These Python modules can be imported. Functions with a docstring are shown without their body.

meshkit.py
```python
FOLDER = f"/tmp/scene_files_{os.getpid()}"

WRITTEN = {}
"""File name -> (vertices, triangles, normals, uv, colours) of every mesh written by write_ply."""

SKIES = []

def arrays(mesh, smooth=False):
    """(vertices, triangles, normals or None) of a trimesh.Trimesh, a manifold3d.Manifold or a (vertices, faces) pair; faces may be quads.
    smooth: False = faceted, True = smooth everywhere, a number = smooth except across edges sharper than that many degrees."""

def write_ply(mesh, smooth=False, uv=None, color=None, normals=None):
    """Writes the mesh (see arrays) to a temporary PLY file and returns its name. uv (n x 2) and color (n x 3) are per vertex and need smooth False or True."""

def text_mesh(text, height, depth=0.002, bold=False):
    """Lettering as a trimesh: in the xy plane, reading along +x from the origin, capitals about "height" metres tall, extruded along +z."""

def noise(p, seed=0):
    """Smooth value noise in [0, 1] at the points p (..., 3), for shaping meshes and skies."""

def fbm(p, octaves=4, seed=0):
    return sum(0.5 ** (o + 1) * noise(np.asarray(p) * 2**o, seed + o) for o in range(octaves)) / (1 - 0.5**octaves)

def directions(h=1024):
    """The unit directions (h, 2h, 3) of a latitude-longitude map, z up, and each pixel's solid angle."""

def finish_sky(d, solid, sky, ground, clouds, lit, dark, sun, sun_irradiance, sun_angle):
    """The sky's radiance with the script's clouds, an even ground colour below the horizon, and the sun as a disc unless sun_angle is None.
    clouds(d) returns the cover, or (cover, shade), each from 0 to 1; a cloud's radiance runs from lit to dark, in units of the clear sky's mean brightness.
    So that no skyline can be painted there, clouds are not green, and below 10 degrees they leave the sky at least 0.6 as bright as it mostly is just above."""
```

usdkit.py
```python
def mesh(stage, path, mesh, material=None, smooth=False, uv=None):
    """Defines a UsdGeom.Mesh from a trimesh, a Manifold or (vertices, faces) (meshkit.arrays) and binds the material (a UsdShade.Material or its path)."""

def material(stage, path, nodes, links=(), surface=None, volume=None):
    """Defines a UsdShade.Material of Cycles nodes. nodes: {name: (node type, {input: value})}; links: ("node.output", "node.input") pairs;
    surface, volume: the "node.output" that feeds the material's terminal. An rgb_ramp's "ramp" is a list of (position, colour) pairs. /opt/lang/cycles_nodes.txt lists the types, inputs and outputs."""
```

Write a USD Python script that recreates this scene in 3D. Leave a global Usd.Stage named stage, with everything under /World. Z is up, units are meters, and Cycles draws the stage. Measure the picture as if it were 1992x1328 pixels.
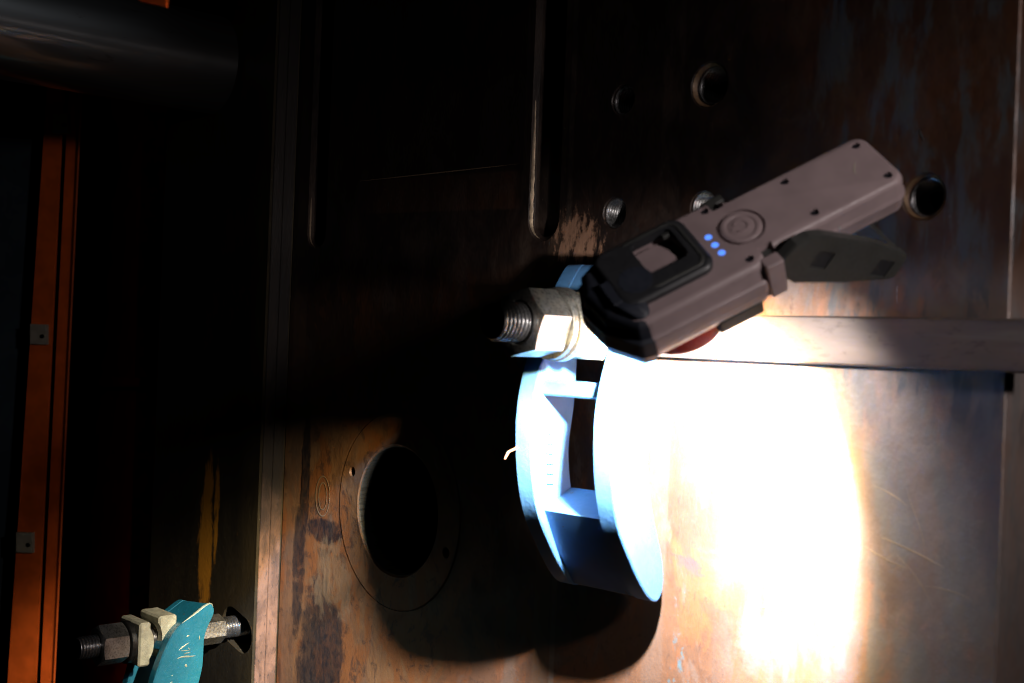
import math, random
import numpy as np, trimesh, usdkit, meshkit
import manifold3d as m3
from manifold3d import Manifold as MF, CrossSection as CS
from pxr import Usd, UsdGeom, UsdLux, Gf, Sdf
random.seed(4); rng = np.random.default_rng(4)
stage = Usd.Stage.CreateInMemory()
UsdGeom.SetStageUpAxis(stage, 'Z'); UsdGeom.SetStageMetersPerUnit(stage, 1.0)
UsdGeom.Xform.Define(stage, '/World'); UsdGeom.Scope.Define(stage, '/World/Looks')

# ------------------------------------------------------------ camera
FPX, YAW, ROLL = 2400.0, math.radians(47.4), math.radians(2.2)      # focal length in pixels of the 1992 wide photograph
CAM = np.array([0, -0.600, 0.0])
_r = np.array([math.cos(YAW), math.sin(YAW), 0]); FWD = np.array([-math.sin(YAW), math.cos(YAW), 0]); _u = np.array([0, 0, 1.0])
RGT = math.cos(ROLL) * _r + math.sin(ROLL) * _u; UPV = -math.sin(ROLL) * _r + math.cos(ROLL) * _u
cam = UsdGeom.Camera.Define(stage, '/World/camera')
cam.AddTransformOp().Set(Gf.Matrix4d(*RGT, 0, *UPV, 0, *(-FWD), 0, *CAM, 1))
cam.CreateFocalLengthAttr(36 * FPX / 1992); cam.CreateHorizontalApertureAttr(36.0)
cam.CreateFStopAttr(10.0); cam.CreateFocusDistanceAttr(1.0); cam.CreateExposureAttr(0.0); cam.CreateClippingRangeAttr((0.02, 100.0))

def onY(px, py, Y=0.0):                                            # the point where the photograph's pixel meets a plane parallel to the wall
    d = FWD + (px - 996) / FPX * RGT + (664 - py) / FPX * UPV
    return CAM + d * (Y - CAM[1]) / d[1]
def onX(px, py, X):
    d = FWD + (px - 996) / FPX * RGT + (664 - py) / FPX * UPV
    return CAM + d * (X - CAM[0]) / d[0]

# ------------------------------------------------------------ dim shop lamps, and an added fill light behind the camera
def look_rot(frm, to):
    z = np.array(frm, float) - np.array(to, float); z /= np.linalg.norm(z)
    x = np.cross([0, 0, 1.0], z); x /= np.linalg.norm(x); y = np.cross(z, x)
    return Gf.Matrix4d(*x, 0, *y, 0, *z, 0, *map(float, frm), 1)
def torch(name, frm, to, radius, inten, cone, soft, col):
    L = UsdLux.SphereLight.Define(stage, '/World/' + name); L.CreateRadiusAttr(radius); L.CreateIntensityAttr(inten); L.CreateNormalizeAttr(True)
    L.CreateColorAttr(Gf.Vec3f(*col)); L.AddTransformOp().Set(look_rot(frm, to))
    a = UsdLux.ShapingAPI.Apply(L.GetPrim()); a.CreateShapingConeAngleAttr(cone); a.CreateShapingConeSoftnessAttr(soft)
torch('shop_lamp', (0.12, -0.165, 0.185), (-0.33, -0.1, 0.0), .03, 1.75, 36., 1., (1.0, 0.90, 0.88))
far = UsdLux.RectLight.Define(stage, '/World/added_fill_lamp'); far.CreateWidthAttr(1.2); far.CreateHeightAttr(1.2); far.CreateIntensityAttr(.013); far.CreateNormalizeAttr(False); far.CreateColorAttr(Gf.Vec3f(1., .95, .92)); far.AddTransformOp().Set(look_rot((0.6, -3.0, 1.6), (-.7, 0, 0)))  # added fill to lift the black shadows, not a hall lamp
torch('shop_lamp_001', (0.45, -0.15, 0.95), (-1.08, -0.3, 0.25), .03, 5.0, 8., 1., (0.85, 0.93, 1.0))

# ------------------------------------------------------------ helpers
used = {}
def numbered(parent, name):
    k = (str(parent), name); n = used.get(k, 0); used[k] = n + 1
    return f'{parent}/{name}' + (f'_{n:03d}' if n else '')
def tag(p, label=None, cat=None, group=None, kind=None):
    p = p.GetPrim() if hasattr(p, 'GetPrim') else p
    for k, v in (('label', label), ('category', cat), ('group', group), ('kind', kind)):
        if v: p.SetCustomDataByKey(k, v)
    return p
def obj(name, mesh, mat, parent=None, smooth=35):
    path = numbered(parent.GetPath() if parent is not None else '/World', name)
    return usdkit.mesh(stage, path, mesh, mat, smooth).GetPrim()
def thing(name, label=None, cat=None, group=None, kind=None, mtx=None):
    x = UsdGeom.Xform.Define(stage, numbered('/World', name))
    if mtx is not None: x.AddTransformOp().Set(mtx)
    return tag(x, label, cat, group, kind)
def box(lo, hi): 
    lo, hi = np.array(lo, float), np.array(hi, float)
    return MF.cube(tuple(hi - lo)).translate(tuple(lo))
def rbox(lo, hi, r, seg=12):                                        # a box with rounded edges
    lo, hi = np.array(lo, float) + r, np.array(hi, float) - r
    return MF.batch_hull([MF.sphere(r, seg).translate((x, y, z)) for x in (lo[0], hi[0]) for y in (lo[1], hi[1]) for z in (lo[2], hi[2])])
def cboxf(lo, hi, c):                                               # a box with chamfered edges
    lo, hi = np.array(lo, float), np.array(hi, float); s = []
    for k in range(3):
        a, b = lo + c, hi - c; a[k], b[k] = lo[k], hi[k]; s.append(box(a, b))
    return MF.batch_hull(s)
def cyl_y(r, y0, y1, x=0, z=0, seg=48, r2=None):                     # a cylinder along the wall's normal
    return MF.cylinder(y1 - y0, r, r if r2 is None else r2, seg).rotate((-90, 0, 0)).translate((x, y0, z))
def cyl_x(r, x0, x1, y=0, z=0, seg=48): return MF.cylinder(x1 - x0, r, r, seg).rotate((0, 90, 0)).translate((x0, y, z))
def poly(pts):
    pts = np.array(pts, float); a = np.sum(pts[:, 0] * np.roll(pts[:, 1], -1) - pts[:, 1] * np.roll(pts[:, 0], -1))
    return CS([(pts if a > 0 else pts[::-1]).tolist()])
def ext_x(cs, x0, x1):                                              # (y, z) outline extruded along x
    return MF.extrude(cs, x1 - x0).transform(np.array([[0, 0, 1, x0], [1, 0, 0, 0], [0, 1, 0, 0]], float))
def ext_y(cs, y0, y1):                                              # (x, z) outline extruded along y
    return MF.extrude(cs, y1 - y0).transform(np.array([[1, 0, 0, 0], [0, 0, -1, y1], [0, 1, 0, 0]], float))
def revolve_y(prof, x, z, seg=64):                                  # profile of (radius, y)
    return MF.revolve(poly(prof), seg).transform(np.array([[1, 0, 0, x], [0, 0, 1, 0], [0, -1, 0, z]], float) @ np.diag([1, 1, 1, 1]))
def spline(pts, n=60):
    from scipy.interpolate import CubicSpline
    p = np.array(pts, float); t = np.r_[0, np.cumsum(np.sqrt(np.linalg.norm(np.diff(p, axis=0), axis=1)))]
    return CubicSpline(t, p)(np.linspace(0, t[-1], n))
def thread_y(rmaj, rmin, pitch, y0, y1, x, z, inner=False, seg=48, cap=True):
    """A screw thread along y as a real helix; inner turns it inside out for a tapped hole."""
    n = int((y1 - y0) / pitch * 8); th = np.linspace(0, 2 * np.pi, seg, endpoint=False); ys = np.linspace(y0, y1, n + 1)
    Y, T = np.meshgrid(ys, th, indexing='ij'); ph = (Y / pitch - T / (2 * np.pi)) % 1.0
    tri = np.clip(1.35 * (1 - np.abs(2 * ph - 1)) - .1, 0, 1); Rr = rmin + (rmaj - rmin) * tri
    if not inner:
        e = np.minimum(1, np.minimum(Y - y0, y1 - Y) / (pitch * .8)); Rr = np.minimum(Rr, rmin + (rmaj - rmin) * e)
    v = np.stack([x + Rr * np.cos(T), Y, z + Rr * np.sin(T)], -1).reshape(-1, 3); f = []
    for i in range(n):
        a = i * seg + np.arange(seg); b = i * seg + (np.arange(seg) + 1) % seg
        f += [np.stack([a, a + seg, b], 1), np.stack([b, a + seg, b + seg], 1)]
    f = np.vstack(f)
    if inner: f = f[:, ::-1]
    elif cap:
        c0, c1 = len(v), len(v) + 1; v = np.vstack([v, [[x, y0, z], [x, y1, z]]]); a = np.arange(seg); b = (a + 1) % seg
        f = np.vstack([f, np.stack([np.full(seg, c0), a, b], 1), np.stack([np.full(seg, c1), n * seg + b, n * seg + a], 1)])
    return v, f
def both(*ms):
    o = ms[0]
    for m in ms[1:]: o = o + m
    return o
def to_tm(m):
    q = m.to_mesh(); return trimesh.Trimesh(q.vert_properties[:, :3], q.tri_verts, process=False)
def ribbon(path3, width, normal, lift):                             # a thin scratch lying on a surface
    p = np.array(path3, float); n = np.array(normal, float); t = np.gradient(p, axis=0); t /= np.linalg.norm(t, axis=1)[:, None]
    s = np.cross(t, n); w = np.asarray(width) * np.sin(np.linspace(.25, np.pi - .15, len(p)))[:, None] * .5
    top = p + n * lift
    v = np.vstack([p - s * w, top, p + s * w]); k = len(p); f = []
    for i in range(k - 1):
        for a in (0, 1):
            f += [[a * k + i, (a + 1) * k + i, a * k + i + 1], [a * k + i + 1, (a + 1) * k + i, (a + 1) * k + i + 1]]
    return v, np.array(f)

# ------------------------------------------------------------ materials
class NB:
    """Collects nodes and links of one material."""
    def __init__(s): s.n, s.l, s.k = {}, [], 0
    def add(s, kind, **kw):
        s.k += 1; name = f'n{s.k}'; vals = {}
        for a, b in kw.items():
            if isinstance(b, str) and '.' in b: s.l.append((b, f'{name}.{a}'))
            else: vals[a] = b
        s.n[name] = (kind, vals); return name
    def noise(s, scale, stretch=(1, 1, 1), detail=4, rough=.55, dist=0, off=(0, 0, 0)):
        m = s.add('mapping', vector=s.coord() , scale=stretch, location=off)
        return s.add('noise_texture', vector=m + '.vector', scale=scale, detail=detail, roughness=rough, distortion=dist) + '.fac'
    def coord(s):
        if not hasattr(s, 'c'): s.c = s.add('texture_coordinate')
        return s.c + '.object'
    def ramp(s, fac, a, b, lo=0., hi=1.):
        return s.add('map_range', range_type='smoothstep', value=fac, from_min=a, from_max=b, to_min=lo, to_max=hi, clamp=True) + '.result'
    def mix(s, fac, a, b, mode='mix'): return s.add('mix', mix_type=mode, fac=fac, color1=a, color2=b) + '.color'
    def math(s, op, a, b=0.): return s.add('math', math_type=op, value1=a, value2=b) + '.value'
    def xyz(s):
        if not hasattr(s, 'sx'): s.sx = s.add('separate_xyz', vector=s.coord())
        return s.sx
    def spot(s, cx, cz, rx, rz, edge=.5):                           # 1 inside an ellipse on the wall, 0 outside
        q = s.xyz(); a = s.math('divide', s.math('subtract', q + '.x', cx), rx); b = s.math('divide', s.math('subtract', q + '.z', cz), rz)
        return s.ramp(s.math('sqrt', s.math('add', s.math('multiply', a, a), s.math('multiply', b, b))), 1 + edge, 1 - edge)
    def done(s, name, base, rough=.5, metallic=0., bump=None, bstr=.3, bdist=.001, **kw):
        if bump: kw['normal'] = s.add('bump', height=bump, strength=bstr, distance=bdist) + '.normal'
        p = s.add('principled_bsdf', base_color=base, roughness=rough, metallic=metallic, **kw)
        return usdkit.material(stage, '/World/Looks/' + name, s.n, s.l, surface=p + '.BSDF')
def simple(name, col, rough=.5, metallic=0., var=.25, scale=60, bstr=.15, bdist=.0006, stretch=(1, 1, 1), **kw):
    b = NB(); n = b.noise(scale, stretch); n2 = b.noise(scale * 7, stretch, 3)
    c = b.mix(b.ramp(n, .3, .7), tuple(np.array(col) * (1 - var)), tuple(np.minimum(np.array(col) * (1 + var), .95)))
    r = b.ramp(n2, .25, .75, max(rough - .1, .05), min(rough + .12, 1))
    return b.done(name, c, r, metallic, n2, bstr, bdist, **kw)

def wall_material():
    b = NB()
    big = b.noise(8, (1, 1, .8), 6, .62, .5); mid = b.noise(30, (1, 1, .7), 8, .68, .5, (3, 0, 1)); fine = b.noise(170, (1, 1, .6), 8, .72)
    streak = b.noise(75, (1, 1, .06), 4, .6, .1, (7, 0, 0)); speck = b.noise(520, (1, 1, 1), 3, .6, 0, (1, 5, 2)); patch = b.noise(19, (1, 1, .6), 7, .66, .8, (6, 2, 9))
    col = b.mix(b.ramp(big, .38, .62), (.215, .108, .062), (.125, .068, .046))
    col = b.mix(b.ramp(patch, .50, .57, 0, .75), col, (.285, .112, .050))
    col = b.mix(b.ramp(mid, .53, .62, 0, .6), col, (.215, .150, .118))
    col = b.mix(b.ramp(streak, .54, .68, 0, .5), col, (.150, .108, .088))
    col = b.mix(b.ramp(fine, .54, .66, 0, .6), col, (.075, .042, .034))
    X, Z = b.xyz() + '.x', b.xyz() + '.z'
    lowleft = b.math('multiply', b.ramp(X, -.66, -.76), b.ramp(Z, -.03, -.10))
    col = b.mix(b.math('multiply', lowleft, b.ramp(mid, .36, .60, .92, .25)), col, (.36, .195, .098))  # ochre rust made paler at low left, standing in for beam light
    col = b.mix(b.math('multiply', lowleft, b.ramp(patch, .48, .56, 0, .8)), col, (.33, .125, .045))
    dirt = b.noise(62, (1, 1, .8), 9, .74, .6, (4, 9, 1)); col = b.mix(b.math('multiply', lowleft, b.ramp(dirt, .52, .61, 0, .75)), col, (.085, .052, .044))
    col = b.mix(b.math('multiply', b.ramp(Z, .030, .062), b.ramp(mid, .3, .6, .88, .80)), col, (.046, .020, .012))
    # paler milled bands running down the plate
    for x0, w, c, a in ((-.5105, .0085, (.20, .125, .090), .6), (-.6115, .0075, (.25, .15, .09), .6), (-.6000, .0025, (.34, .25, .19), .6), (-.6420, .0060, (.20, .13, .09), .5), (-.9300, .0100, (.24, .15, .10), .6)):
        m = b.math('multiply', b.ramp(b.math('absolute', b.math('subtract', X, x0)), w + .0012, w - .0012, 0, a), b.ramp(mid, .30, .52, .35, 1))
        col = b.mix(m, col, c)
    # darker tone over the upper left, with a paler stripe through it
    dark_upper = b.math('multiply', b.ramp(b.math('add', Z, b.math('multiply', b.math('subtract', big, .5), .10)), .020, .062), b.ramp(b.math('add', X, b.math('multiply', b.math('subtract', patch, .5), .22)), -.33, -.50))
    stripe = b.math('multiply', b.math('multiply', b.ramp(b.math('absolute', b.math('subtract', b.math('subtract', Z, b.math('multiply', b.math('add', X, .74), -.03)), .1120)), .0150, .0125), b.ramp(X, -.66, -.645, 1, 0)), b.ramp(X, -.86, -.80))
    dark_upper = b.math('multiply', dark_upper, b.math('subtract', 1., b.math('multiply', stripe, .55)))
    col = b.mix(b.math('multiply', dark_upper, b.ramp(mid, .36, .66, .94, .70)), col, (.013, .010, .010))
    # oily blue black blotches beside the locating ring, with their own edges
    blot = b.noise(30, (1, 1, .75), 9, .72, .7, (2, 1, 8))
    area = b.math('maximum', b.spot(-.878, -.275, .042, .075, .7), b.math('maximum', b.spot(-.912, -.125, .0085, .060, .45), b.spot(-.880, -.168, .030, .013, .5)))
    area = b.math('maximum', area, b.math('multiply', b.spot(-.918, -.21, .012, .07, .5), .95))
    f = b.ramp(b.math('add', b.math('multiply', area, .52), blot), .78, .94, 0, .97)
    f = b.math('multiply', f, b.ramp(fine, .36, .60, 1., .72))
    col = b.mix(f, col, (.016, .019, .030))
    pale = b.ramp(b.math('add', b.math('multiply', b.spot(-.865, -.205, .035, .035, .6), .3), b.noise(55, (1, 1, .6), 7, .68, .5, (9, 2, 2))), .68, .80, 0, .6)
    col = b.mix(pale, col, (.30, .215, .14))
    # grey, wiped steel towards the right end and under the bar
    grey = b.math('multiply', b.math('multiply', b.ramp(X, -.42, -.33), b.ramp(Z, .06, .0)), b.ramp(b.noise(14, (1, 1, .7), 6, .62, .8, (4, 4, 0)), .25, .7, .35, .95))
    col = b.mix(grey, col, (.20, .165, .155))
    drip = b.math('multiply', b.math('multiply', b.ramp(Z, -.060, -.012), b.ramp(X, -.42, -.39)), b.ramp(b.noise(60, (1, 1, .28), 7, .66, .4, (0, 0, 3)), .48, .60, 0, .85))
    col = b.mix(drip, col, (.070, .078, .085))
    drip2 = b.math('multiply', b.math('multiply', b.ramp(Z, .055, .03), b.ramp(X, -.47, -.43)), b.ramp(b.noise(60, (1, 1, .35), 7, .66, .4, (0, 3, 3)), .44, .60, 0, .8))
    col = b.mix(drip2, col, (.15, .135, .13))
    burnt = b.ramp(b.math('add', b.math('multiply', b.spot(-.590, .072, .030, .022, .6), .32), b.noise(120, (1, 1, .4), 7, .7, .3, (5, 5, 5))), .72, .84, 0, .9)
    col = b.mix(burnt, col, (.36, .20, .13))
    blue = b.ramp(b.math('add', b.math('multiply', b.spot(-.490, -.20, .008, .05, .6), .16), b.noise(150, (1, 1, .6), 6, .66, .5, (8, 8, 1))), .70, .76, 0, .7)
    col = b.mix(blue, col, (.10, .20, .24))
    sm = b.math('multiply', b.spot(-.468, -.128, .030, .012, .7), b.ramp(b.noise(60, (.5, 1, 1.6), 6, .66, .6, (1, 7, 7)), .48, .60, 0, .75))
    col = b.mix(sm, col, (.075, .070, .080))
    col = b.mix(b.ramp(speck, .70, .76, 0, .55), col, (.42, .34, .28))
    rough = b.ramp(b.math('add', b.math('multiply', mid, .5), b.math('multiply', fine, .5)), .36, .64, .34, .62)
    h = b.math('add', b.math('multiply', fine, .7), b.math('add', b.math('multiply', streak, .25), b.math('multiply', mid, .7)))
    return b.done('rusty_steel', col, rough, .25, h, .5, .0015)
M = {}
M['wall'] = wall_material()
M['bare'] = simple('bare_steel', (.36, .36, .36), .34, .9, .35, 90, .2)
M['zinc'] = simple('zinc_steel', (.42, .41, .38), .34, .9, .25, 70, .15)
M['thread'] = simple('thread_steel', (.27, .265, .27), .33, .9, .3, 90, .15)
M['dark_steel'] = simple('dark_steel', (.06, .06, .062), .38, .85, .35, 60, .25)
M['cast'] = simple('cast_zinc', (.60, .585, .47), .5, .4, .18, 160, .45, .0008)
def tie_material():
    b = NB(); n = b.noise(22, (1, .12, 1), 5, .6); f = b.noise(300, (1, .08, 1), 4, .6); sp = b.noise(90, (1, .25, 1), 6, .75, .3, (3, 3, 3))
    c = b.mix(b.ramp(n, .3, .7), (.070, .070, .072), (.045, .044, .044)); c = b.mix(b.ramp(sp, .60, .68, 0, .6), c, (.02, .018, .016))
    return b.done('drawn_steel', c, .42, .7, f, .06, .0002, coat_weight=.55, coat_roughness=.13, coat_ior=1.9)
M['tie'] = tie_material()
def bar_material():
    b = NB(); n = b.noise(14, (.5, 1, 1.4), 7, .66, .5); st = b.noise(150, (.045, 1, 1), 5, .65); f = b.noise(260, (.4, 1, 1), 6, .7)
    c = b.mix(b.ramp(n, .38, .62), (.195, .135, .102), (.150, .115, .10)); c = b.mix(b.ramp(st, .50, .66, 0, .7), c, (.22, .18, .16)); c = b.mix(b.ramp(f, .56, .66, 0, .55), c, (.085, .060, .05))
    edge = b.ramp(b.math('absolute', b.math('subtract', b.xyz() + '.z', .0074)), .0095, .0132, 0, .55); c = b.mix(edge, c, (.10, .075, .065))
    return b.done('ground_bar', c, b.ramp(st, .3, .7, .42, .6), .3, b.math('add', st, f), .25, .0005)
M['bar'] = bar_material()
def platen_material():
    b = NB(); n = b.noise(30, (1, 1, .4), 6, .62); f = b.noise(260, (1, 1, .7), 6, .7); m = b.noise(70, (1, 1, .35), 7, .7, .4, (4, 1, 1)); sp = b.noise(620, (1, 1, 1), 2, .5, 0, (2, 2, 2))
    c = b.mix(b.ramp(n, .3, .7), (.050, .040, .026), (.026, .022, .018))
    beam_fringe = b.ramp(b.math('add', b.math('multiply', b.math('maximum', b.spot(-1.038, -.20, .013, .085, .6), b.math('multiply', b.spot(-1.022, -.17, .006, .05, .6), .8)), .42), m), .68, .84, 0, .95)  # yellow fringe of the beam on rust, painted into the platen
    c = b.mix(beam_fringe, c, (.62, .27, .03))
    edge = b.math('multiply', b.ramp(b.xyz() + '.x', -.985, -.952), b.ramp(m, .35, .6, .2, .7))
    c = b.mix(edge, c, (.085, .064, .034)); c = b.mix(b.ramp(sp, .73, .76, 0, .8), c, (.45, .42, .36))
    return b.done('oiled_platen', c, b.ramp(f, .3, .7, .36, .55), .35, f, .35, .0006)
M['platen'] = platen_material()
M['edge'] = simple('plate_end', (.24, .165, .105), .6, .2, .25, 30, .2, .0006)
M['slot_lit'] = simple('lit_slot_rim', (.42, .32, .22), .45, .4, .4, 120, .3)  # light on the slot chamfer, painted as a pale tone
M['brass'] = simple('rusty_rim', (.13, .075, .038), .55, .2, .3, 90, .3)
M['smear'] = simple('grey_smear', (.15, .12, .115), .6, 0, .3, 90, .2)
M['seam'] = simple('black_gap', (.01, .009, .009), .8, 0, .1)
M['bore'] = simple('bored_steel', (.26, .24, .19), .34, .8, .25, 60, .12, .0005, (1, .2, 1))
M['orange'] = simple('orange_paint', (.74, .125, .018), .42, 0, .15, 40, .12, .0005)
M['panel'] = simple('blue_grey_panel', (.030, .045, .060), .5, 0, .2, 20, .1)
M['pad'] = simple('pale_pad', (.34, .30, .24), .6, 0, .15, 90, .1)
def clamp_material(name, ca, cb):
    b = NB(); n = b.noise(45, (1, 1, 1), 5, .6); g = b.noise(420, (1, 1, 1), 4, .65); chip = b.noise(120, (1, 1, 1), 5, .62, .4, (2, 2, 2))
    c = b.mix(b.ramp(n, .3, .7), ca, cb); c = b.mix(b.ramp(chip, .66, .69, 0, .9), c, (.12, .115, .10))
    return b.done(name, c, b.ramp(g, .3, .7, .32, .5), 0., b.math('add', b.math('multiply', g, .4), n), .35, .0012)
M['blue'] = clamp_material('blue_paint', (.060, .175, .37), (.080, .21, .43)); M['blue_tinted'] = clamp_material('tinted_blue_paint', (.008, .150, .26), (.012, .185, .32))  # one blue paint; glare and yellow light are mixed into these two tones
M['worn'] = simple('worn_edge', (.40, .46, .40), .5, .4, .2, 90, .2)
M['mauve'] = simple('mauve_plastic', (.300, .226, .230), .46, 0, .09, 45, .14, .0003)
M['navy'] = simple('dark_rubber', (.020, .024, .036), .55, 0, .15, 80, .12, .0004)
M['black'] = simple('black_plastic', (.024, .025, .028), .42, 0, .15, 80, .1, .0003)
M['olive'] = simple('olive_plastic', (.045, .046, .043), .5, 0, .12, 80, .12, .0004)
M['red'] = simple('red_plastic', (.36, .004, .006), .6, 0, .1, 80, .05, specular_ior_level=.15)
M['hole'] = simple('screw_black', (.008, .008, .012), .5, 0, .1)
def emit(name, col, s):
    return usdkit.material(stage, '/World/Looks/' + name, {'e': ('emission', {'color': col, 'strength': s})}, surface='e.emission')
M['led'] = emit('blue_led', (.09, .26, 1.0), 1.5)
M['chip'] = emit('white_led', (1.0, .96, .9), 40.)

# ------------------------------------------------------------ the wall: one thick steel mould plate, tapped and slotted
XL, XR = -.9472, -.2862
def slot(xc, zb, w, depth, ch=.0035):
    r = w / 2
    def outline(g): return CS([[(xc - r - g, .6), (xc - r - g, zb + r), (xc + r + g, zb + r), (xc + r + g, .6)]]) if False else (poly([(xc - r - g, zb + r), (xc + r + g, zb + r), (xc + r + g, .6), (xc - r - g, .6)]) + CS.circle(r + g, 40).translate((xc, zb + r)))
    a = ext_y(outline(0), -.01, depth); b = MF.batch_hull([ext_y(outline(ch + .001), -.00102, -.00098), ext_y(outline(0), ch - .00002, ch + .00002)])
    return a + b
HOLES = [(1212, 194, .0098, 0), (1380, 165, .0118, .0025), (1195, 414, .0100, 0), (1368, 404, .0102, 0), (1797, 382, .0104, .0022)]
RX, RZ, RS, RB = -.7805, -.1380, .0785, .0515
wall_m = cboxf((XL, 0, -.62), (XR, .14, .62), .0012)
cut = both(slot(-.6248, .0745, .0245, .015), slot(-.9095, .0775, .0215, .014))
centres = []
for px, py, r, ch in HOLES:
    c = onY(px, py); centres.append((c[0], c[2], r, ch)); cut = cut + cyl_y(r, -.01, .07, c[0], c[2])
    cut = cut + cyl_y(r + ch + .0012, -.001, .0012 + ch, c[0], c[2], r2=r - .0002)
cut = cut + cyl_y(RS + .0005, -.01, .0150, RX, RZ, 128) + cyl_y(RB + .0065, .01, .2, RX, RZ, 96)
wall = thing('steel_wall', kind='structure')
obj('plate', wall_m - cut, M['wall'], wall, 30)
for x, z, r, ch in centres:
    obj('tapped_thread', thread_y(r + .0003, r - .0011, .0024, .0012 + ch, .055, x, z, True), M['thread'], wall, 40)
    if ch: obj('hole_rim', revolve_y([(r + .0002, ch + .0004), (r + ch - .0008, .0004), (r + ch - .0006, .0011), (r + .0006, ch + .0014)], x, z, 48), M['brass'], wall, 40)
    obj('hole_bottom', cyl_y(r + .002, .055, .057, x, z, 32), M['seam'], wall)
# nicks and scratches in the plate
def wall_scratch(pts, w, mat, lift=.00025):
    p = np.array([onY(*q, -.0002) for q in pts]); obj('scratch', ribbon(spline(p, 14) if len(p) > 2 else np.linspace(p[0], p[-1], 8), w * .55, (0, -1, 0), lift * .5), mat, wall, True)
wall_scratch([(1789, 250), (1792, 262), (1798, 272)], .0022, M['bare'])
for pts, w, m in [([(1683, 1062), (1720, 1086), (1766, 1106)], .0016, 'edge'), ([(1716, 1046), (1775, 1072), (1836, 1104)], .0018, 'edge'), ([(1764, 950), (1780, 1000), (1796, 1050), (1796, 1090)], .0008, 'edge'),
                  ([(1745, 1080), (1790, 1135), (1815, 1185)], .0009, 'edge'), ([(1700, 945), (1740, 965), (1765, 985)], .0012, 'edge'), ([(1480, 1180), (1540, 1190), (1590, 1200)], .0012, 'smear'),
                  ([(1800, 1140), (1850, 1150), (1890, 1166)], .0009, 'edge'),
                  ([(700, 352), (850, 336), (1012, 318)], .0016, 'edge'), ([(1745, 590), (1745, 560), (1746, 555)], .0009, 'bare'), ([(590, 880), (588, 930), (586, 980)], .0008, 'dark_steel')]:
    wall_scratch(pts, w, M[m])
for xc, zb, r, top, m_, w_ in ((-.6248, .0745, .01225, .172, 'slot_lit', .0034), (-.9095, .0775, .01075, .120, 'edge', .0022)):
    th = np.linspace(math.radians(180), math.radians(250), 12); e = r + .0020
    pth = [(xc - e, .0016, z) for z in np.linspace(top, zb + r + .001, 16)] + [(xc + e * math.cos(a), .0016, zb + r + e * math.sin(a)) for a in th]
    wid = (w_ * (.55 + .45 * np.abs(np.sin(np.arange(len(pth)) * 1.7))))[:, None]
    obj('slot_lit_edge', ribbon(np.array(pth), wid, np.array([.70, -.71, 0]), .0004), M[m_], wall, True)  # lit chamfer edge laid on as a pale ribbon
# stamped oval mark beside the ring
o = onY(628, 965); t = np.linspace(0, 2 * np.pi, 40)
for rx, rz in ((.0105, .017), (.0062, .0115)):
    obj('stamped_oval', ribbon(np.stack([o[0] + rx * np.cos(t), np.full(40, -.0002), o[2] + rz * np.sin(t)], 1), .0016, (0, -1, 0), .0002), M['edge'], wall, True)

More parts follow.
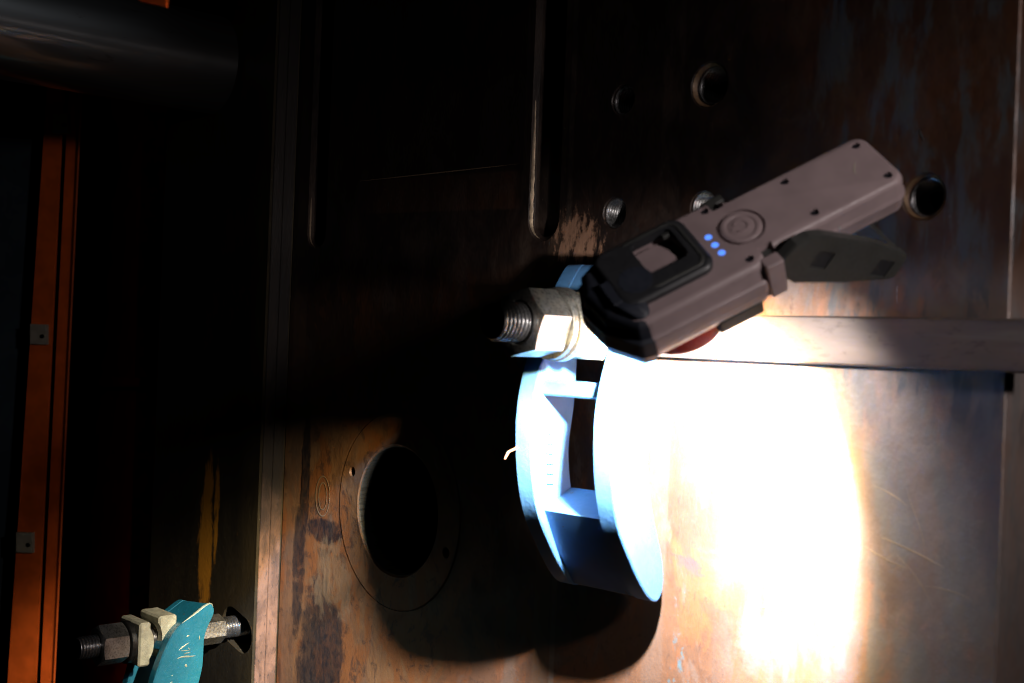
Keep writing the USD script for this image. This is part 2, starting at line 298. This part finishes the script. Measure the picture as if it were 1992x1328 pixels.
# ------------------------------------------------------------ locating ring let into the plate
ring = thing('locating_ring', 'round steel locating ring set flush in the rusty wall around a dark bore', 'ring')
prof = [(RB, .014), (RB, .0008), (RB + .0012, -.0004), (RS - .0006, -.0004), (RS, .0002), (RS, .014)]
rm = revolve_y([(a, b) for a, b in prof], RX, RZ, 128)
rcut = None
for px, py in ((686, 917), (868, 1075)):
    c = onY(px, py); h = cyl_y(.0038, -.01, .012, c[0], c[2], 28) + cyl_y(.0046, -.0012, .0008, c[0], c[2], 28, r2=.0036); rcut = h if rcut is None else rcut + h
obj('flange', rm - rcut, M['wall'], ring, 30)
obj('bore_wall', revolve_y([(RB - .0006, .0012), (RB - .0001, .0006), (RB - .0001, .0165), (RB - .0006, .0165)], RX, RZ, 128), M['bore'], ring, 30)
obj('counterbore', revolve_y([(RB + .0050, .0145), (RB + .0060, .0145), (RB + .0060, .1390), (RB + .0050, .1390)], RX, RZ, 96), M['seam'], ring, 30)
for px, py in ((686, 917), (868, 1075)):
    c = onY(px, py); obj('dowel_hole', cyl_y(.0037, .009, .0115, c[0], c[2], 24), M['seam'], ring)
obj('bore_back', cyl_y(.0565, .1370, .1390, RX, RZ, 48), M['seam'], ring)

# ------------------------------------------------------------ ground bar across the plate, running past its end
bz0, bz1 = -.0060, .0208
bar = cboxf((-.545, -.0100, bz0), (-.264, -.0006, bz1), .0010)
tag(obj('steel_bar', bar, M['bar'], None, 30), 'flat ground steel bar lying level on the wall behind the work light', 'bar')

# ------------------------------------------------------------ proud platen on the left
PY = -.0240
hole = np.array([-.9760, PY, -.2690])
pl = cboxf((-1.150, PY, -.62), (XL - .0004, .14, .62), .0015)
hc = CS.hull(CS.circle(.0165, 36).translate((hole[0] - .011, hole[2] + .003)) + CS.circle(.0165, 36).translate((hole[0] + .0085, hole[2] - .002)))
platen = thing('machine_platen', 'dark oiled steel platen standing proud left of the rusty wall', 'platen')
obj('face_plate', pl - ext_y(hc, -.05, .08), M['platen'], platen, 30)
obj('slot_bottom', ext_y(hc.offset(.002, m3.JoinType.Round), .08, .082), M['seam'], platen)
def strip_mat():
    b = NB(); n = b.noise(60, (1, 1, .4), 6, .68, .4); f = b.noise(300, (1, 1, .5), 6, .7)
    c = b.mix(b.ramp(n, .40, .60), (.22, .125, .088), (.12, .07, .052)); c = b.mix(b.ramp(f, .55, .64, 0, .75), c, (.05, .036, .034))
    c = b.mix(b.ramp(b.math('add', b.xyz() + '.z', b.math('multiply', n, .08)), -.190, -.080, 0, .96), c, (.012, .010, .009))  # upper part darkened in its colour to stand for shade
    return b.done('rusty_strip', c, .55, .2, b.math('add', f, n), .45, .0008)
M['strip'] = strip_mat()
e0 = XL - .0004
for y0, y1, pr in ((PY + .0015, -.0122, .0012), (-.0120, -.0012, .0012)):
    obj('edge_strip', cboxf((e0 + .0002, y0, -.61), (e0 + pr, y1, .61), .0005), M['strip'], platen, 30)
# ------------------------------------------------------------ tie bar
tb = onY(432, 150, PY)
tie = thing('tie_bar', 'dark oily round steel tie bar at the upper left', 'bar')
TBX, TBZ, TBR = tb[0] - .012, tb[2] + .012, .046
obj('shaft', both(cyl_y(TBR, -1.2, PY - .003, TBX, TBZ, 96), cyl_y(TBR, PY - .003, PY - .0002, TBX, TBZ, 96, r2=TBR - .003)), M['tie'], tie, 30)

# ------------------------------------------------------------ orange machine frame at the left
FY = -.012
FA, FN = onY(100, 800, -.030), np.array([.62, -.785, 0.])             # the post's face is turned towards the lamp
FT = np.array([.785, .62, 0.])
def on_post(px, py):
    d = FWD + (px - 996) / FPX * RGT + (664 - py) / FPX * UPV
    p = CAM + d * ((FA - CAM) @ FN) / (d @ FN); return np.array([(p - FA) @ FT, p[2]])
POST = np.array([[FT[0], 0, FN[0], FA[0]], [FT[1], 0, FN[1], FA[1]], [FT[2], 1, FN[2], 0]], float)
def post_sheet(corners, w0, w1): return MF.extrude(poly([on_post(*c) for c in corners]), w1 - w0).translate((0, 0, w0)).transform(POST)
def quad_strip(tl, tr, br, bl, Y, thick, c=.001):
    P = [onY(*p, Y) for p in (tl, tr, br, bl)]; return ext_y(poly([(p[0], p[2]) for p in P]), Y, Y + thick)
frame = thing('guard_post', 'orange painted machine frame post at the left edge', 'frame')
obj('front_strip', post_sheet([(92, 160), (123, 160), (60, 1500), (3, 1500)], -.004, 0), M['orange'], frame, 30)
obj('groove', post_sheet([(120, 160), (135, 160), (74, 1500), (56, 1500)], -.020, -.016), M['orange'], frame, 30)
obj('rear_strip', quad_strip((136, 160), (158, 160), (96, 1500), (76, 1500), .004, .002), M['orange'], frame, 30)
door = thing('machine_door', 'dark blue grey panel behind the orange frame post', 'panel')
obj('panel_sheet', post_sheet([(-900, -100), (97, -100), (30, 1700), (-900, 1700)], -.034, -.030), M['panel'], door, 30)
for (px, py, nm) in ((122, 241, 'dim square metal block high on the orange frame post'), (79, 650, 'square metal block halfway down the orange frame post'), (52, 1054, 'lowest square metal block, near the foot of the orange frame post')):
    t = thing('metal_block', nm, 'block', 'square metal blocks on the orange frame')
    cc = [on_post(px + dx, py + dy) for dx, dy in ((-16, -20), (16, -19), (16, 20), (-16, 19))]
    pc = poly(cc); obj('block_body', both(MF.extrude(pc, .0050), MF.extrude(pc.offset(-.0008, m3.JoinType.Round), .0058)).translate((0, 0, .0003)).transform(POST), M['pad'], t, 30)
    e = on_post(px + 9, py + 4); obj('screw_head', MF.cylinder(.0014, .0024, .0024, 16).translate((e[0], e[1], .0060)).transform(POST), M['dark_steel'], t, 30)
# recessed orange frame members in the dark behind
back = thing('inner_guard', 'dark orange inner frame members in the shadow behind the post', 'frame')
for a in (((193, 150), (282, 150), (262, 735), (186, 735)), ((185, 760), (265, 760), (240, 1500), (150, 1500))):
    obj('frame_member', quad_strip(*a, FY + .08, .03), M['orange'], back, 30)
obj('cross_member', quad_strip((95, 728), (272, 735), (270, 752), (95, 750), FY + .07, .03), M['orange'], back, 30)
obj('back_sheet', quad_strip((-900, -400), (330, -400), (330, 1800), (-900, 1800), FY + .13, .006), M['orange'], back, 30)
bk = thing('orange_bracket', 'small bright orange bracket corner above the tie bar', 'bracket')
BA = onY(296, 4, -.300)
def on_tilt(px, py):
    d = FWD + (px - 996) / FPX * RGT + (664 - py) / FPX * UPV; return CAM + d * ((BA - CAM) @ FN) / (d @ FN)
bpts = [on_tilt(*c) for c in ((262, -90), (330, -90), (321, 12), (268, 0))]
obj('bracket_plate', MF.hull_points([tuple(p) for p in bpts] + [tuple(p - FN * .004) for p in bpts]), M['orange'], bk, 30)

# ------------------------------------------------------------ clamps
def clamp_body(profile_back, profile_front, x0, x1, t, ramp_n, toe, name, label, group, tilt=0, pivot=None, turn=0, web=None, chamf=.0011, paint='blue'):
    """A crescent clamp: two cheeks joined by a sloping heel plate and a toe block."""
    back = spline(profile_back, 70); front = spline(profile_front, 60)
    cs = poly(np.vstack([back, front[1:-1]]))
    def cheek(a, b):
        c2 = cs.offset(-chamf, m3.JoinType.Round)
        return both(ext_x(cs, a + chamf, b - chamf), MF.batch_hull([]) if False else ext_x(c2, a, b), ext_x(cs.offset(-chamf * .35, m3.JoinType.Round), a + chamf * .3, b - chamf * .3), ext_x(cs.offset(-chamf*.1, m3.JoinType.Round), a + chamf * .65, b - chamf * .65))
    k = int(len(back) * ramp_n)
    heel = back[:k]; tn = np.gradient(heel, axis=0); tn /= np.linalg.norm(tn, axis=1)[:, None]
    inn = heel + np.stack([-tn[:, 1], tn[:, 0]], 1) * .011
    plate = ext_x(poly(np.vstack([heel, inn[::-1]])).offset(-.0003, m3.JoinType.Round) ^ cs, x0 + t * .5, x1 - t * .5)
    block = ext_x(poly(toe) ^ cs.offset(-.0008, m3.JoinType.Round), x0 + t * .5, x1 - t * .5)
    m = both(cheek(x0, x0 + t), cheek(x1 - t, x1), plate, block)
    if web is not None: m = m + cboxf((x0 + t * .5, web[0], web[2]), (x1 - t * .5, web[1], web[3]), .0012)
    if tilt: m = m.translate((-pivot[0], 0, -pivot[1])).rotate((0, tilt, 0)).translate((pivot[0], 0, pivot[1]))
    if turn: m = m.translate((-pivot[0], -pivot[1], 0)).rotate((0, 0, turn)).translate((pivot[0], pivot[1], 0))
    m = m.simplify(.00005)
    th = thing(name, label, 'clamp', group)
    obj('clamp_body', m, M[paint], th, 32)
    return th

# main clamp, under the lamp
X0, X1 = -.5690, -.4915; BX, BZ = -.5300, .0115
mb = [(-.0225, .0500), (-.0262, .0518), (-.0306, .0489), (-.0407, .0349), (-.0530, .0135), (-.0635, -.0100), (-.0705, -.036), (-.0715, -.060), (-.0685, -.0855), (-.0612, -.1090), (-.0500, -.1275), (-.0400, -.1415), (-.0295, -.1530), (-.0235, -.1565), (-.0195, -.1570)]
mf = [(-.0195, -.1570), (-.0150, -.1510), (-.0145, -.1400), (-.0180, -.1260), (-.0245, -.1105), (-.0315, -.0900), (-.0345, -.0640), (-.0310, -.0390), (-.0295, -.0046), (-.0250, .0250), (-.0215, .0440), (-.0225, .0500)]
toe = [(-.0280, -.0905), (-.0565, -.1055), (-.0425, -.1320), (-.0250, -.1550), (-.010, -.1600), (-.010, -.09)]
main = clamp_body(mb, mf, X0, X1, .0140, .20, toe, 'blue_clamp', 'large blue painted crescent clamp lit white under the work light', 'blue crescent clamps bolted to the steel', turn=4, pivot=(X0, -.0700), web=(-.0625, -.0470, -.0330, -.0232))
for i, zz in enumerate(np.linspace(-.050, -.088, 7)):                # worn cast marks inside the far cheek, past reading
    yy = -.0545 + .003 * i / 6
    obj('cast_mark', rbox((X0 + .0138, yy - .003, zz - .0010), (X0 + .01425, yy + .003, zz + .0008), .0002, 8), M['blue'], main, 40)
obj('burr', trimesh.util.concatenate([to_tm(MF.batch_hull([MF.sphere(.0010, 8).translate(tuple(a)), MF.sphere(.0007, 8).translate(tuple(b_))])) for a, b_ in (((X0 + .002, -.0705, -.0665), (X0 - .001, -.0755, -.0695)), ((X0 - .001, -.0755, -.0695), (X0 - .0015, -.0775, -.0735)))]), M['wall'], main, True)

def hexnut(af, y0, y1, x, z, hole, rot=0, ch=.0022):
    R = af / math.sqrt(3); hexa = CS([[(R * math.cos(a), R * math.sin(a)) for a in np.radians(np.arange(6) * 60 + 30 + rot)]])
    n = ext_y(hexa.translate((x, z)), y0, y1)
    con = revolve_y([(0, y0), (af / 2 - .0006, y0), (R, y0 + ch * .62), (R, y1 - ch * .62), (af / 2 - .0006, y1), (0, y1)], x, z, 96)
    return (n ^ con) - cyl_y(hole, y0 - .01, y1 + .01, x, z) - cyl_y(hole + .0016, y0 - .0002, y0 + .0016, x, z, r2=hole)
def washer(r, hole, y0, y1, x, z): return revolve_y([(hole, y0), (r - .0008, y0), (r, y0 + .0007), (r, y1 - .0007), (r - .0008, y1), (hole, y1)], x, z, 72)
def pillow_block(s, y0, y1, rc, x, z, hole, flip=False):             # square washer with a half round seat
    p = cboxf((x - s, y0, z - s), (x + s, y1, z + s), .0016)
    if not flip:
        p = p + (cyl_x(rc, x - s, x + s, y1 + .003 - rc, z, 64) ^ box((x - s + .0003, y1 - .004, z - s + .001), (x + s - .0003, y1 + .01, z + s - .001)))
    else:
        p = p - cyl_x(rc * 1.04, x - s - .01, x + s + .01, y0 + .0025 - rc, z, 64)
    return p - cyl_y(hole, y0 - .03, y1 + .03, x, z)
where = 'on the large clamp under the work light'
tag(obj('threaded_stud', thread_y(.0120, .0106, .0030, -.1285, .045, BX, BZ), M['thread'], None, 40), 'dark threaded stud end pointing left from the large nut beside the work light', 'stud')
tag(obj('hex_nut', hexnut(.0370, -.1085, -.0835, BX, BZ, .0121, -18), M['zinc'], None, 25), 'large bright hexagon nut on the stud beside the work light', 'nut')
tag(obj('flat_washer', washer(.0215, .0125, -.0833, -.0785, BX, BZ), M['zinc'], None, 30), 'flat steel washer directly behind the large hexagon nut', 'washer')
tag(obj('thick_washer', washer(.0225, .0125, -.0780, -.0715, BX, BZ), M['zinc'], None, 30), 'thicker steel washer between the flat washer and the pale seat of the large clamp', 'washer')
tag(obj('pillow_block', pillow_block(.0190, -.0712, -.0630, .028, BX, BZ, .0125), M['cast'], None, 30), 'brightly lit square seat block behind the washers of the large clamp', 'block')
tag(obj('coupling_nut', hexnut(.0300, -.0400, -.0020, BX, BZ, .0121, 12), M['bare'], None, 25), 'hexagon coupling nut half hidden between the white lit clamp and the wall', 'nut')
tag(obj('saddle_block', pillow_block(.0205, -.0575, -.0440, .028, BX, BZ, .0125, True), M['cast'], None, 30), 'white lit saddle block between the cheeks of the large clamp', 'block')

# lower left clamp
lx0, lx1 = -1.0130, -.9575; LX, LZ = -.9849, -.2670
lb = [(-.0585, -.2430), (-.0592, -.2405), (-.0623, -.2370), (-.0700, -.2400), (-.0786, -.2450), (-.0931, -.2535), (-.1047, -.2695), (-.1165, -.2971), (-.1215, -.3200), (-.1225, -.3480), (-.1170, -.3780), (-.1050, -.4050), (-.0880, -.4250), (-.0750, -.4300)]
lf = [(-.0750, -.4300), (-.0640, -.4200), (-.0670, -.4020), (-.0770, -.3770), (-.0800, -.3470), (-.0785, -.3220), (-.0746, -.3037), (-.0700, -.2860), (-.0678, -.2640), (-.0610, -.2500), (-.0585, -.2430)]
ltoe = [(-.062, -.379), (-.087, -.379), (-.1100, -.3890), (-.099, -.407), (-.0770, -.4300), (-.062, -.432)]
low = clamp_body(lb, lf, lx0, lx1, .0105, .36, ltoe, 'blue_clamp', 'smaller scratched blue crescent clamp at the lower left on the dark platen', 'blue crescent clamps bolted to the steel', tilt=-6.5, pivot=(lx1, -.240), paint='blue_tinted')
def low_pt(px, py): return onX(px, py, lx1 + .00015)
def cheek_scratch(pts, w, mat='worn'):
    p = np.array([low_pt(130 + x / 5.384, 1120 + y / 5.384) for x, y in pts])
    # the cheek is tilted about its top edge: follow it
    a = math.radians(6.5); p[:, 0] = lx1 + .00025 - (p[:, 2] + .240) * math.tan(a)
    obj('scratch', ribbon(np.array([p[0] + (p[-1] - p[0]) * s for s in np.linspace(0, 1, 6)]) if len(p) == 2 else spline(p, 10), w, (1, 0, 0), .0003), M[mat], low, True)
for pts, w in [([(1240, 632), (1268, 614)], .0014), ([(1168, 758), (1215, 722), (1262, 690)], .0012), ([(1128, 856), (1190, 836), (1250, 832), (1320, 824)], .0014), ([(1374, 618), (1372, 664)], .0011), ([(1150, 770), (1200, 722)], .0007),
               ([(1172, 772), (1262, 768)], .0007), ([(1040, 1106), (1070, 1090)], .0012), ([(1202, 802), (1270, 792)], .0007), ([(1210, 910), (1225, 940)], .0022), ([(1070, 1020), (1064, 1035)], .001), ([(1245, 740), (1272, 770)], .0007)]:
    cheek_scratch(pts, w)
# bright worn rim along the cheek's heel edge
rim = spline([(y, z) for y, z in lb[1:7]], 16); a = math.radians(6.5)
rp = np.array([(lx1 - .0004 - (z + .240) * math.tan(a), y - .0002, z + .0002) for y, z in rim[:11]])
obj('worn_rim', ribbon(rp, .0022, (.6, -.55, .55), .0004), M['worn'], low, True)
tag(obj('threaded_stud', thread_y(.0096, .0082, .0027, -.1680, .05, LX, LZ), M['thread'], None, 40), 'thin threaded stud through the smaller clamp at the lower left', 'stud')
tag(obj('hex_nut', hexnut(.0300, -.1515, -.1285, LX, LZ, .0097, 0), M['bare'], None, 25), 'scratched long hexagon nut at the lower left beside the pale square blocks', 'nut')
tag(obj('flat_washer', washer(.0178, .0100, -.1282, -.1228, LX, LZ), M['dark_steel'], None, 30), 'dark steel washer between the lower left nut and the pale square block', 'washer')
tag(obj('pillow_block', pillow_block(.0185, -.1225, -.1120, .024, LX, LZ, .0105), M['cast'], None, 30), 'pale cast square block with a rounded face beside the lower left washer', 'block')
tag(obj('saddle_block', pillow_block(.0180, -.1050, -.0880, .024, LX, LZ + .004, .0105, True), M['cast'], None, 30), 'pale chipped saddle block against the back of the lower left blue clamp', 'block')
tag(obj('coupling_nut', hexnut(.0225, -.0800, -.0360, LX, LZ, .0097, 12, .0012), M['bare'], None, 25), 'long hexagon coupling nut between the lower left blue clamp and the dark slot', 'nut')

# ------------------------------------------------------------ the work light
TU, TV, TW = np.array([-.4958, -.7225, -.4819]), np.array([.7688, -.1071, -.6304]), np.array([.4039, -.6830, .6086]); TO = np.array([-.3377, -.0359, .1034])
LS = .983; TU, TV, TW, TO = TU * LS, TV * LS, TW * LS, CAM + LS * (TO - CAM)
lamp = thing('work_light', 'mauve plastic inspection lamp with black hook and three blue lights, shining on the wall', 'work light', mtx=Gf.Matrix4d(*TU, 0, *TV, 0, *TW, 0, *TO, 1))
# local frame: u from the handle's end to the head, v across, w out of the back that faces us
def ext_w(cs, w0, w1): return MF.extrude(cs, w1 - w0).translate((0, 0, w0))
def rrect(u0, u1, v0, v1, r): return CS.hull(CS([[(0, 0), (1e-6, 0), (0, 1e-6)]])) if False else CS.batch_hull([CS.circle(r, 24).translate((u, v)) for u in (u0 + r, u1 - r) for v in (v0 + r, v1 - r)])
def loft(cs, levels):
    sl = [ext_w(cs.offset(o, m3.JoinType.Round, 2, 32), w - .00002, w + .00002) for w, o in levels]
    return both(*[MF.batch_hull([sl[i], sl[i + 1]]) for i in range(len(sl) - 1)])
def disc(r, u, v, w0, w1, seg=32): return MF.cylinder(w1 - w0, r, r, seg).translate((u, v, w0))
handle = loft(rrect(.0005, .094, -.0205, .0205, .0075), [(0, -.0026), (-.0012, -.0010), (-.0032, 0), (-.0100, .0004), (-.0112, .0014), (-.0128, .0016), (-.0140, .0006), (-.0205, .0002), (-.0230, -.0022)])
head_o = poly([(.0800, -.0200), (.0880, -.0262), (.1520, -.0262), (.1665, -.0190), (.1715, -.0060), (.1690, .0120), (.1590, .0270), (.1525, .0285), (.0915, .0285), (.0860, .0245), (.0800, .0205)]).offset(-.002, m3.JoinType.Round, 2, 32).offset(.002, m3.JoinType.Round, 2, 32)
head = loft(head_o, [(0, -.0034), (-.0010, -.0018), (-.0030, -.0004), (-.0095, 0), (-.0110, .0022), (-.0125, .0026), (-.0180, .0028), (-.0192, .0018), (-.0215, .0020), (-.0255, .0010), (-.0285, -.0020)])
body = handle + head
SC = [(.008, -.0135), (.008, .0135), (.0511, -.0135), (.0511, .0135), (.0945, -.0200), (.0935, .0210)]
for u, v in SC: body = body - disc(.0023, u, v, -.003, .01, 24)
bu, bv = .0855, .0003
body = body - (disc(.0122, bu, bv, -.0018, .01, 64) - disc(.0108, bu, bv, -.01, .02, 64))
body = body - rbox((.0845, -.0262, -.006), (.0915, -.0172, .004), .001) - rbox((.0790, .0168, -.006), (.0868, .0300, .004), .001)
for dv in (0, 1, 2): body = body - disc(.00185, .1023, -.0031 + dv * .0064, -.001, .01, 24)
well = rrect(.1160, .1405, -.0185, .0075, .004)
body = body - ext_w(well, -.0060, .01)
body = body - disc(.0205, .128, .001, -.04, -.0210, 72)
end_cut = poly([(.1600, -.04), (.1580, -.018), (.1605, .010), (.1560, .019), (.1530, .040), (.20, .04), (.20, -.04)])
obj('body', body.simplify(.00003), M['mauve'], lamp, 38)
# dark rubber bumper wrapped round the head's end
bump = loft(head_o, [(.0006, -.0040), (-.0004, -.0010), (-.0030, .0010), (-.0095, .0016), (-.0110, .0036), (-.0200, .0042), (-.0265, .0026), (-.0300, -.0010)]) ^ both(ext_w(end_cut, -.05, .05))
side_keep = poly([(.1480, .012), (.1660, .0120), (.1590, .0235), (.1545, .0262), (.1480, .0262)])
bump = bump - ext_w(side_keep, -.0045, .02) - disc(.0205, .128, .001, -.05, -.0210, 72)
for k, vv in enumerate((-.016, -.009, -.002)): bump = bump - rbox((.1655, vv - .0012, -.0240), (.19, vv + .0012, -.0150), .0006, 8)
obj('rubber_bumper', bump.simplify(.00003), M['navy'], lamp, 38)
# hook frame
fr = rrect(.1088, .1600, -.0230, .0178, .0075) 
fr_m = loft(fr, [(-.0008, 0), (.0028, 0), (.0040, -.0010), (.0044, -.0022)])
fr_m = fr_m - ext_w(rrect(.1168, .1398, -.0178, .0050, .0036), -.01, .01)
hook = thing
hk = obj('hook_frame', fr_m, M['black'], lamp, 38)
obj('hook_rib', (loft(rrect(.1120, .1450, -.0205, .0148, .006), [(.0042, 0), (.0050, -.0006)]) - ext_w(rrect(.1135, .15, -.0190, .0133, .005), -.01, .02)), M['olive'], hk, 38)
obj('hook_pivot', both(disc(.0085, .1475, .0040, .0028, .0046, 48), rbox((.1475, -.0045, .0026), (.1640, .0120, .0040), .0007)), M['navy'], hk, 38)
boss = MF.batch_hull([disc(.0062, .1568, .0115, -.0010, .0036, 40), disc(.0050, .1545, .0195, -.0010, .0020, 40)]) - disc(.0024, .1568, .0112, .0015, .01, 24)
obj('hook_boss', boss, M['navy'], hk, 38)
obj('hook_tip', rbox((.1172, -.0165, .0006), (.1222, -.0135, .0030), .0008), M['olive'], hk, 38)
obj('recess_floor', ext_w(well.offset(-.0002, m3.JoinType.Round), -.0059, -.0050), M['black'], lamp)
tab_c = poly([(.1390, -.0150), (.1405, .0050), (.1330, .0072), (.1222, .0058), (.1212, -.0010), (.1222, -.0080), (.1252, -.0150)]).offset(-.0006, m3.JoinType.Round, 2, 24).offset(.0006, m3.JoinType.Round, 2, 24)
obj('recess_tab', loft(tab_c, [(-.0050, 0), (-.0012, 0), (-.0002, -.0007)]), M['mauve'], lamp, 38)
for u, v in SC: obj('screw', disc(.00228, u, v, -.0030, -.0012, 20), M['hole'], lamp)
obj('screw', disc(.0023, .1568, .0112, .0010, .0018, 20), M['hole'], lamp)
for pts in ([(.0420, .0213, -.0090), (.0414, .0217, -.0115), (.0395, .0219, -.0135)], [(.0150, -.004, .0001), (.0190, .001, .0001), (.0200, .004, .0001)]):
    p = spline(pts, 10); obj('scuff', ribbon(p, .0009, (0, 1, 0) if pts[0][1] > .02 else (0, 0, 1), .00015), M['worn'] if pts[0][1] > .02 else M['pad'], lamp, True)
# power button
btn = MF.revolve(poly([(0, -.001), (.0104, -.001), (.0104, .0002), (.0098, .0007), (.0078, .0008), (.0072, .0002), (.0066, .0003), (.0052, .0006), (.0030, .0007), (0, .0007)]), 72).translate((bu, bv, 0))
bt = obj('power_button', btn, M['mauve'], lamp, 50)
arc = [(bu + .0036 * math.cos(t), bv + .0036 * math.sin(t)) for t in np.linspace(math.radians(40), math.radians(320), 24)]
pw = [MF.batch_hull([disc(.0004, *arc[i], .0005, .0011, 8), disc(.0004, *arc[i + 1], .0005, .0011, 8)]) for i in range(23)]
pw.append(MF.batch_hull([disc(.0004, bu + .0015, bv, .0005, .0011, 8), disc(.0004, bu + .0047, bv, .0005, .0011, 8)]))
obj('power_symbol', both(*pw), M['mauve'], bt, 40)
for dv in (0, 1, 2): obj('battery_light', MF.sphere(.0019, 24).scale((1, 1, .55)).translate((.1023, -.0031 + dv * .0064, -.0003)), M['led'], lamp, True)
for a_, b_ in (((.0848, -.0258, -.0058), (.0912, -.0176, -.0040)), ((.0793, .0172, -.0058), (.0865, .0240, -.0040))): obj('hinge_pocket', rbox(a_, b_, .0006, 8), M['olive'], lamp, 38)
ear = MF.cylinder(.0075, .0105, .0105, 48).rotate((-90, 0, 0))
obj('hinge_ear', both(MF.batch_hull([rbox((.0800, .0235, -.0030), (.0900, .0312, -.0006), .0010), rbox((.0790, .0235, -.0240), (.0880, .0318, -.0200), .0012)]), rbox((.0780, .018, -.0235), (.0900, .0300, -.0160), .001)), M['mauve'], lamp, 38)
obj('side_grip', rbox((.0925, .0235, -.0330), (.1180, .0305, -.0235), .0014), M['olive'], lamp, 38)
obj('side_grip', rbox((.0800, -.0300, -.0200), (.0930, -.0245, -.0040), .0014), M['olive'], lamp, 38)
# lens collar, reflector cup and the light source
CU, CV = .1280, .0010
collar = MF.revolve(poly([(.0205, -.0215), (.0274, -.0240), (.0274, -.0350), (.0255, -.0405), (.0232, -.0405), (.0205, -.0300)]), 96).translate((CU, CV, 0))
obj('lens_collar', collar, M['red'], lamp, 40)
obj('reflector', MF.revolve(poly([(0, -.0212), (.0203, -.0212), (.0203, -.0290), (.0196, -.0290), (.0110, -.0226), (0, -.0226)]), 64).translate((CU, CV, 0)), M['bare'], lamp, 40)
obj('light_chip', disc(.0055, CU, CV, -.0246, -.0230, 24), M['chip'], lamp)
# fold out stand: a bail of two arms and an end bar
arm = [(.0830, -.0030), (.0815, -.0130), (.0740, -.0235), (.0452, -.0425), (.0175, -.0585), (.0135, -.0595), (.0060, -.0500), (.0065, -.0460), (.0267, -.0245), (.0560, .0000), (.0640, .0040), (.0720, .0040)]
armc = poly(arm).offset(-.0018, m3.JoinType.Round, 2, 24).offset(.0018, m3.JoinType.Round, 2, 24)
def ext_v(cs, v0, v1): return MF.extrude(cs, v1 - v0).transform(np.array([[1, 0, 0, 0], [0, 0, -1, v1], [0, 1, 0, 0]], float))
def arm_m(v0, v1): return both(ext_v(armc, v0 + .0009, v1 - .0009), ext_v(armc.offset(-.0009, m3.JoinType.Round, 2, 24), v0, v1), ext_v(armc.offset(-.0003, m3.JoinType.Round, 2, 24), v0 + .0004, v1 - .0004))
ax_ = np.array([-.76, -.65])                                        # along the arm
def arm_rect(c, l, h):
    n = np.array([-ax_[1], ax_[0]]); c = np.array(c); return poly([c + ax_ * l + n * h, c - ax_ * l + n * h, c - ax_ * l - n * h, c + ax_ * l - n * h])
a1 = arm_m(.0235, .0300)
for c in ((.0580, -.0165), (.0218, -.0470)): a1 = a1 - ext_v(arm_rect(c, .0060, .0050), .0290, .04)
sd = obj('stand_arm', a1, M['olive'], lamp, 38)
for c in ((.0580, -.0165), (.0218, -.0470)): obj('arm_slot', ext_v(arm_rect(c, .0059, .0049), .0284, .0293), M['black'], sd)
armc = poly([(.0830, -.0110), (.0815, -.0170), (.0740, -.0270), (.0452, -.0450), (.0175, -.0585), (.0135, -.0595), (.0060, -.0500), (.0065, -.0460), (.0267, -.0320), (.0560, -.0170), (.0720, -.0110)]).offset(-.0012, m3.JoinType.Round, 2, 24).offset(.0012, m3.JoinType.Round, 2, 24)
obj('stand_arm', arm_m(-.0280, -.0225), M['olive'], lamp, 38)
endp = poly([(.0240, -.0555), (.0175, -.0585), (.0135, -.0595), (.0060, -.0500), (.0065, -.0460), (.0130, -.0385)])
obj('stand_foot', ext_v(endp.offset(-.0012, m3.JoinType.Round, 2, 24).offset(.0004, m3.JoinType.Round, 2, 24), -.0236, .0236), M['olive'], lamp, 38)

mp = np.array([.012, -.012, -.050]); my = np.array([-.7225, -.1071, -.683])
obj('magnet_foot', MF.batch_hull([MF.sphere(.0052, 20).translate(tuple(mp)), MF.sphere(.0052, 20).translate(tuple(mp + my * .0300))]), M['black'], lamp, 38)

# the lamp's own light: a tight white beam, a warm ring round it and spill; two added spots
def aim(d): return Gf.Matrix4d().SetRotate(Gf.Rotation(Gf.Vec3d(0, 0, -1), Gf.Vec3d(*map(float, d))))
AXIS = (.0528, -.0375, -.9979)
def lamp_light(name, inten, col, angle, soft, d=AXIS, w=-.0360, radius=.0060):
    L = UsdLux.SphereLight.Define(stage, f'{lamp.GetPath()}/{name}'); L.CreateRadiusAttr(radius); L.CreateIntensityAttr(inten); L.CreateNormalizeAttr(True); L.CreateColorAttr(Gf.Vec3f(*col))
    X = UsdGeom.Xformable(L); X.AddTranslateOp().Set(Gf.Vec3d(CU, CV, w)); X.AddTransformOp().Set(aim(d))
    a = UsdLux.ShapingAPI.Apply(L.GetPrim()); a.CreateShapingConeAngleAttr(angle); a.CreateShapingConeSoftnessAttr(soft)
def towards(px, py):
    d = onY(px, py) - (TO + CU * TU + CV * TV - .036 * TW); return np.array([d @ TU, d @ TV, d @ TW])
lamp_light('beam', 4.6, (.14, .80, 1.75), 41.2, .035)
lamp_light('added_beam_hot', 10.5, (.94, .98, 1.0), 20., 1., towards(1530, 1040))  # added spot that heats the wall right of the clamp
lamp_light('added_beam_far', 10.5, (1.0, .86, .62), 15., 1., towards(560, 1270))  # added spot that brightens the dim lower left
lamp_light('beam_ring', 5.2, (1.0, .55, .06), 45.0, .28)
lamp_light('beam_ring_001', 3.6, (1.0, .78, .34), 52., .7)
lamp_light('spill', .75, (1.0, .93, .88), 69., .6)
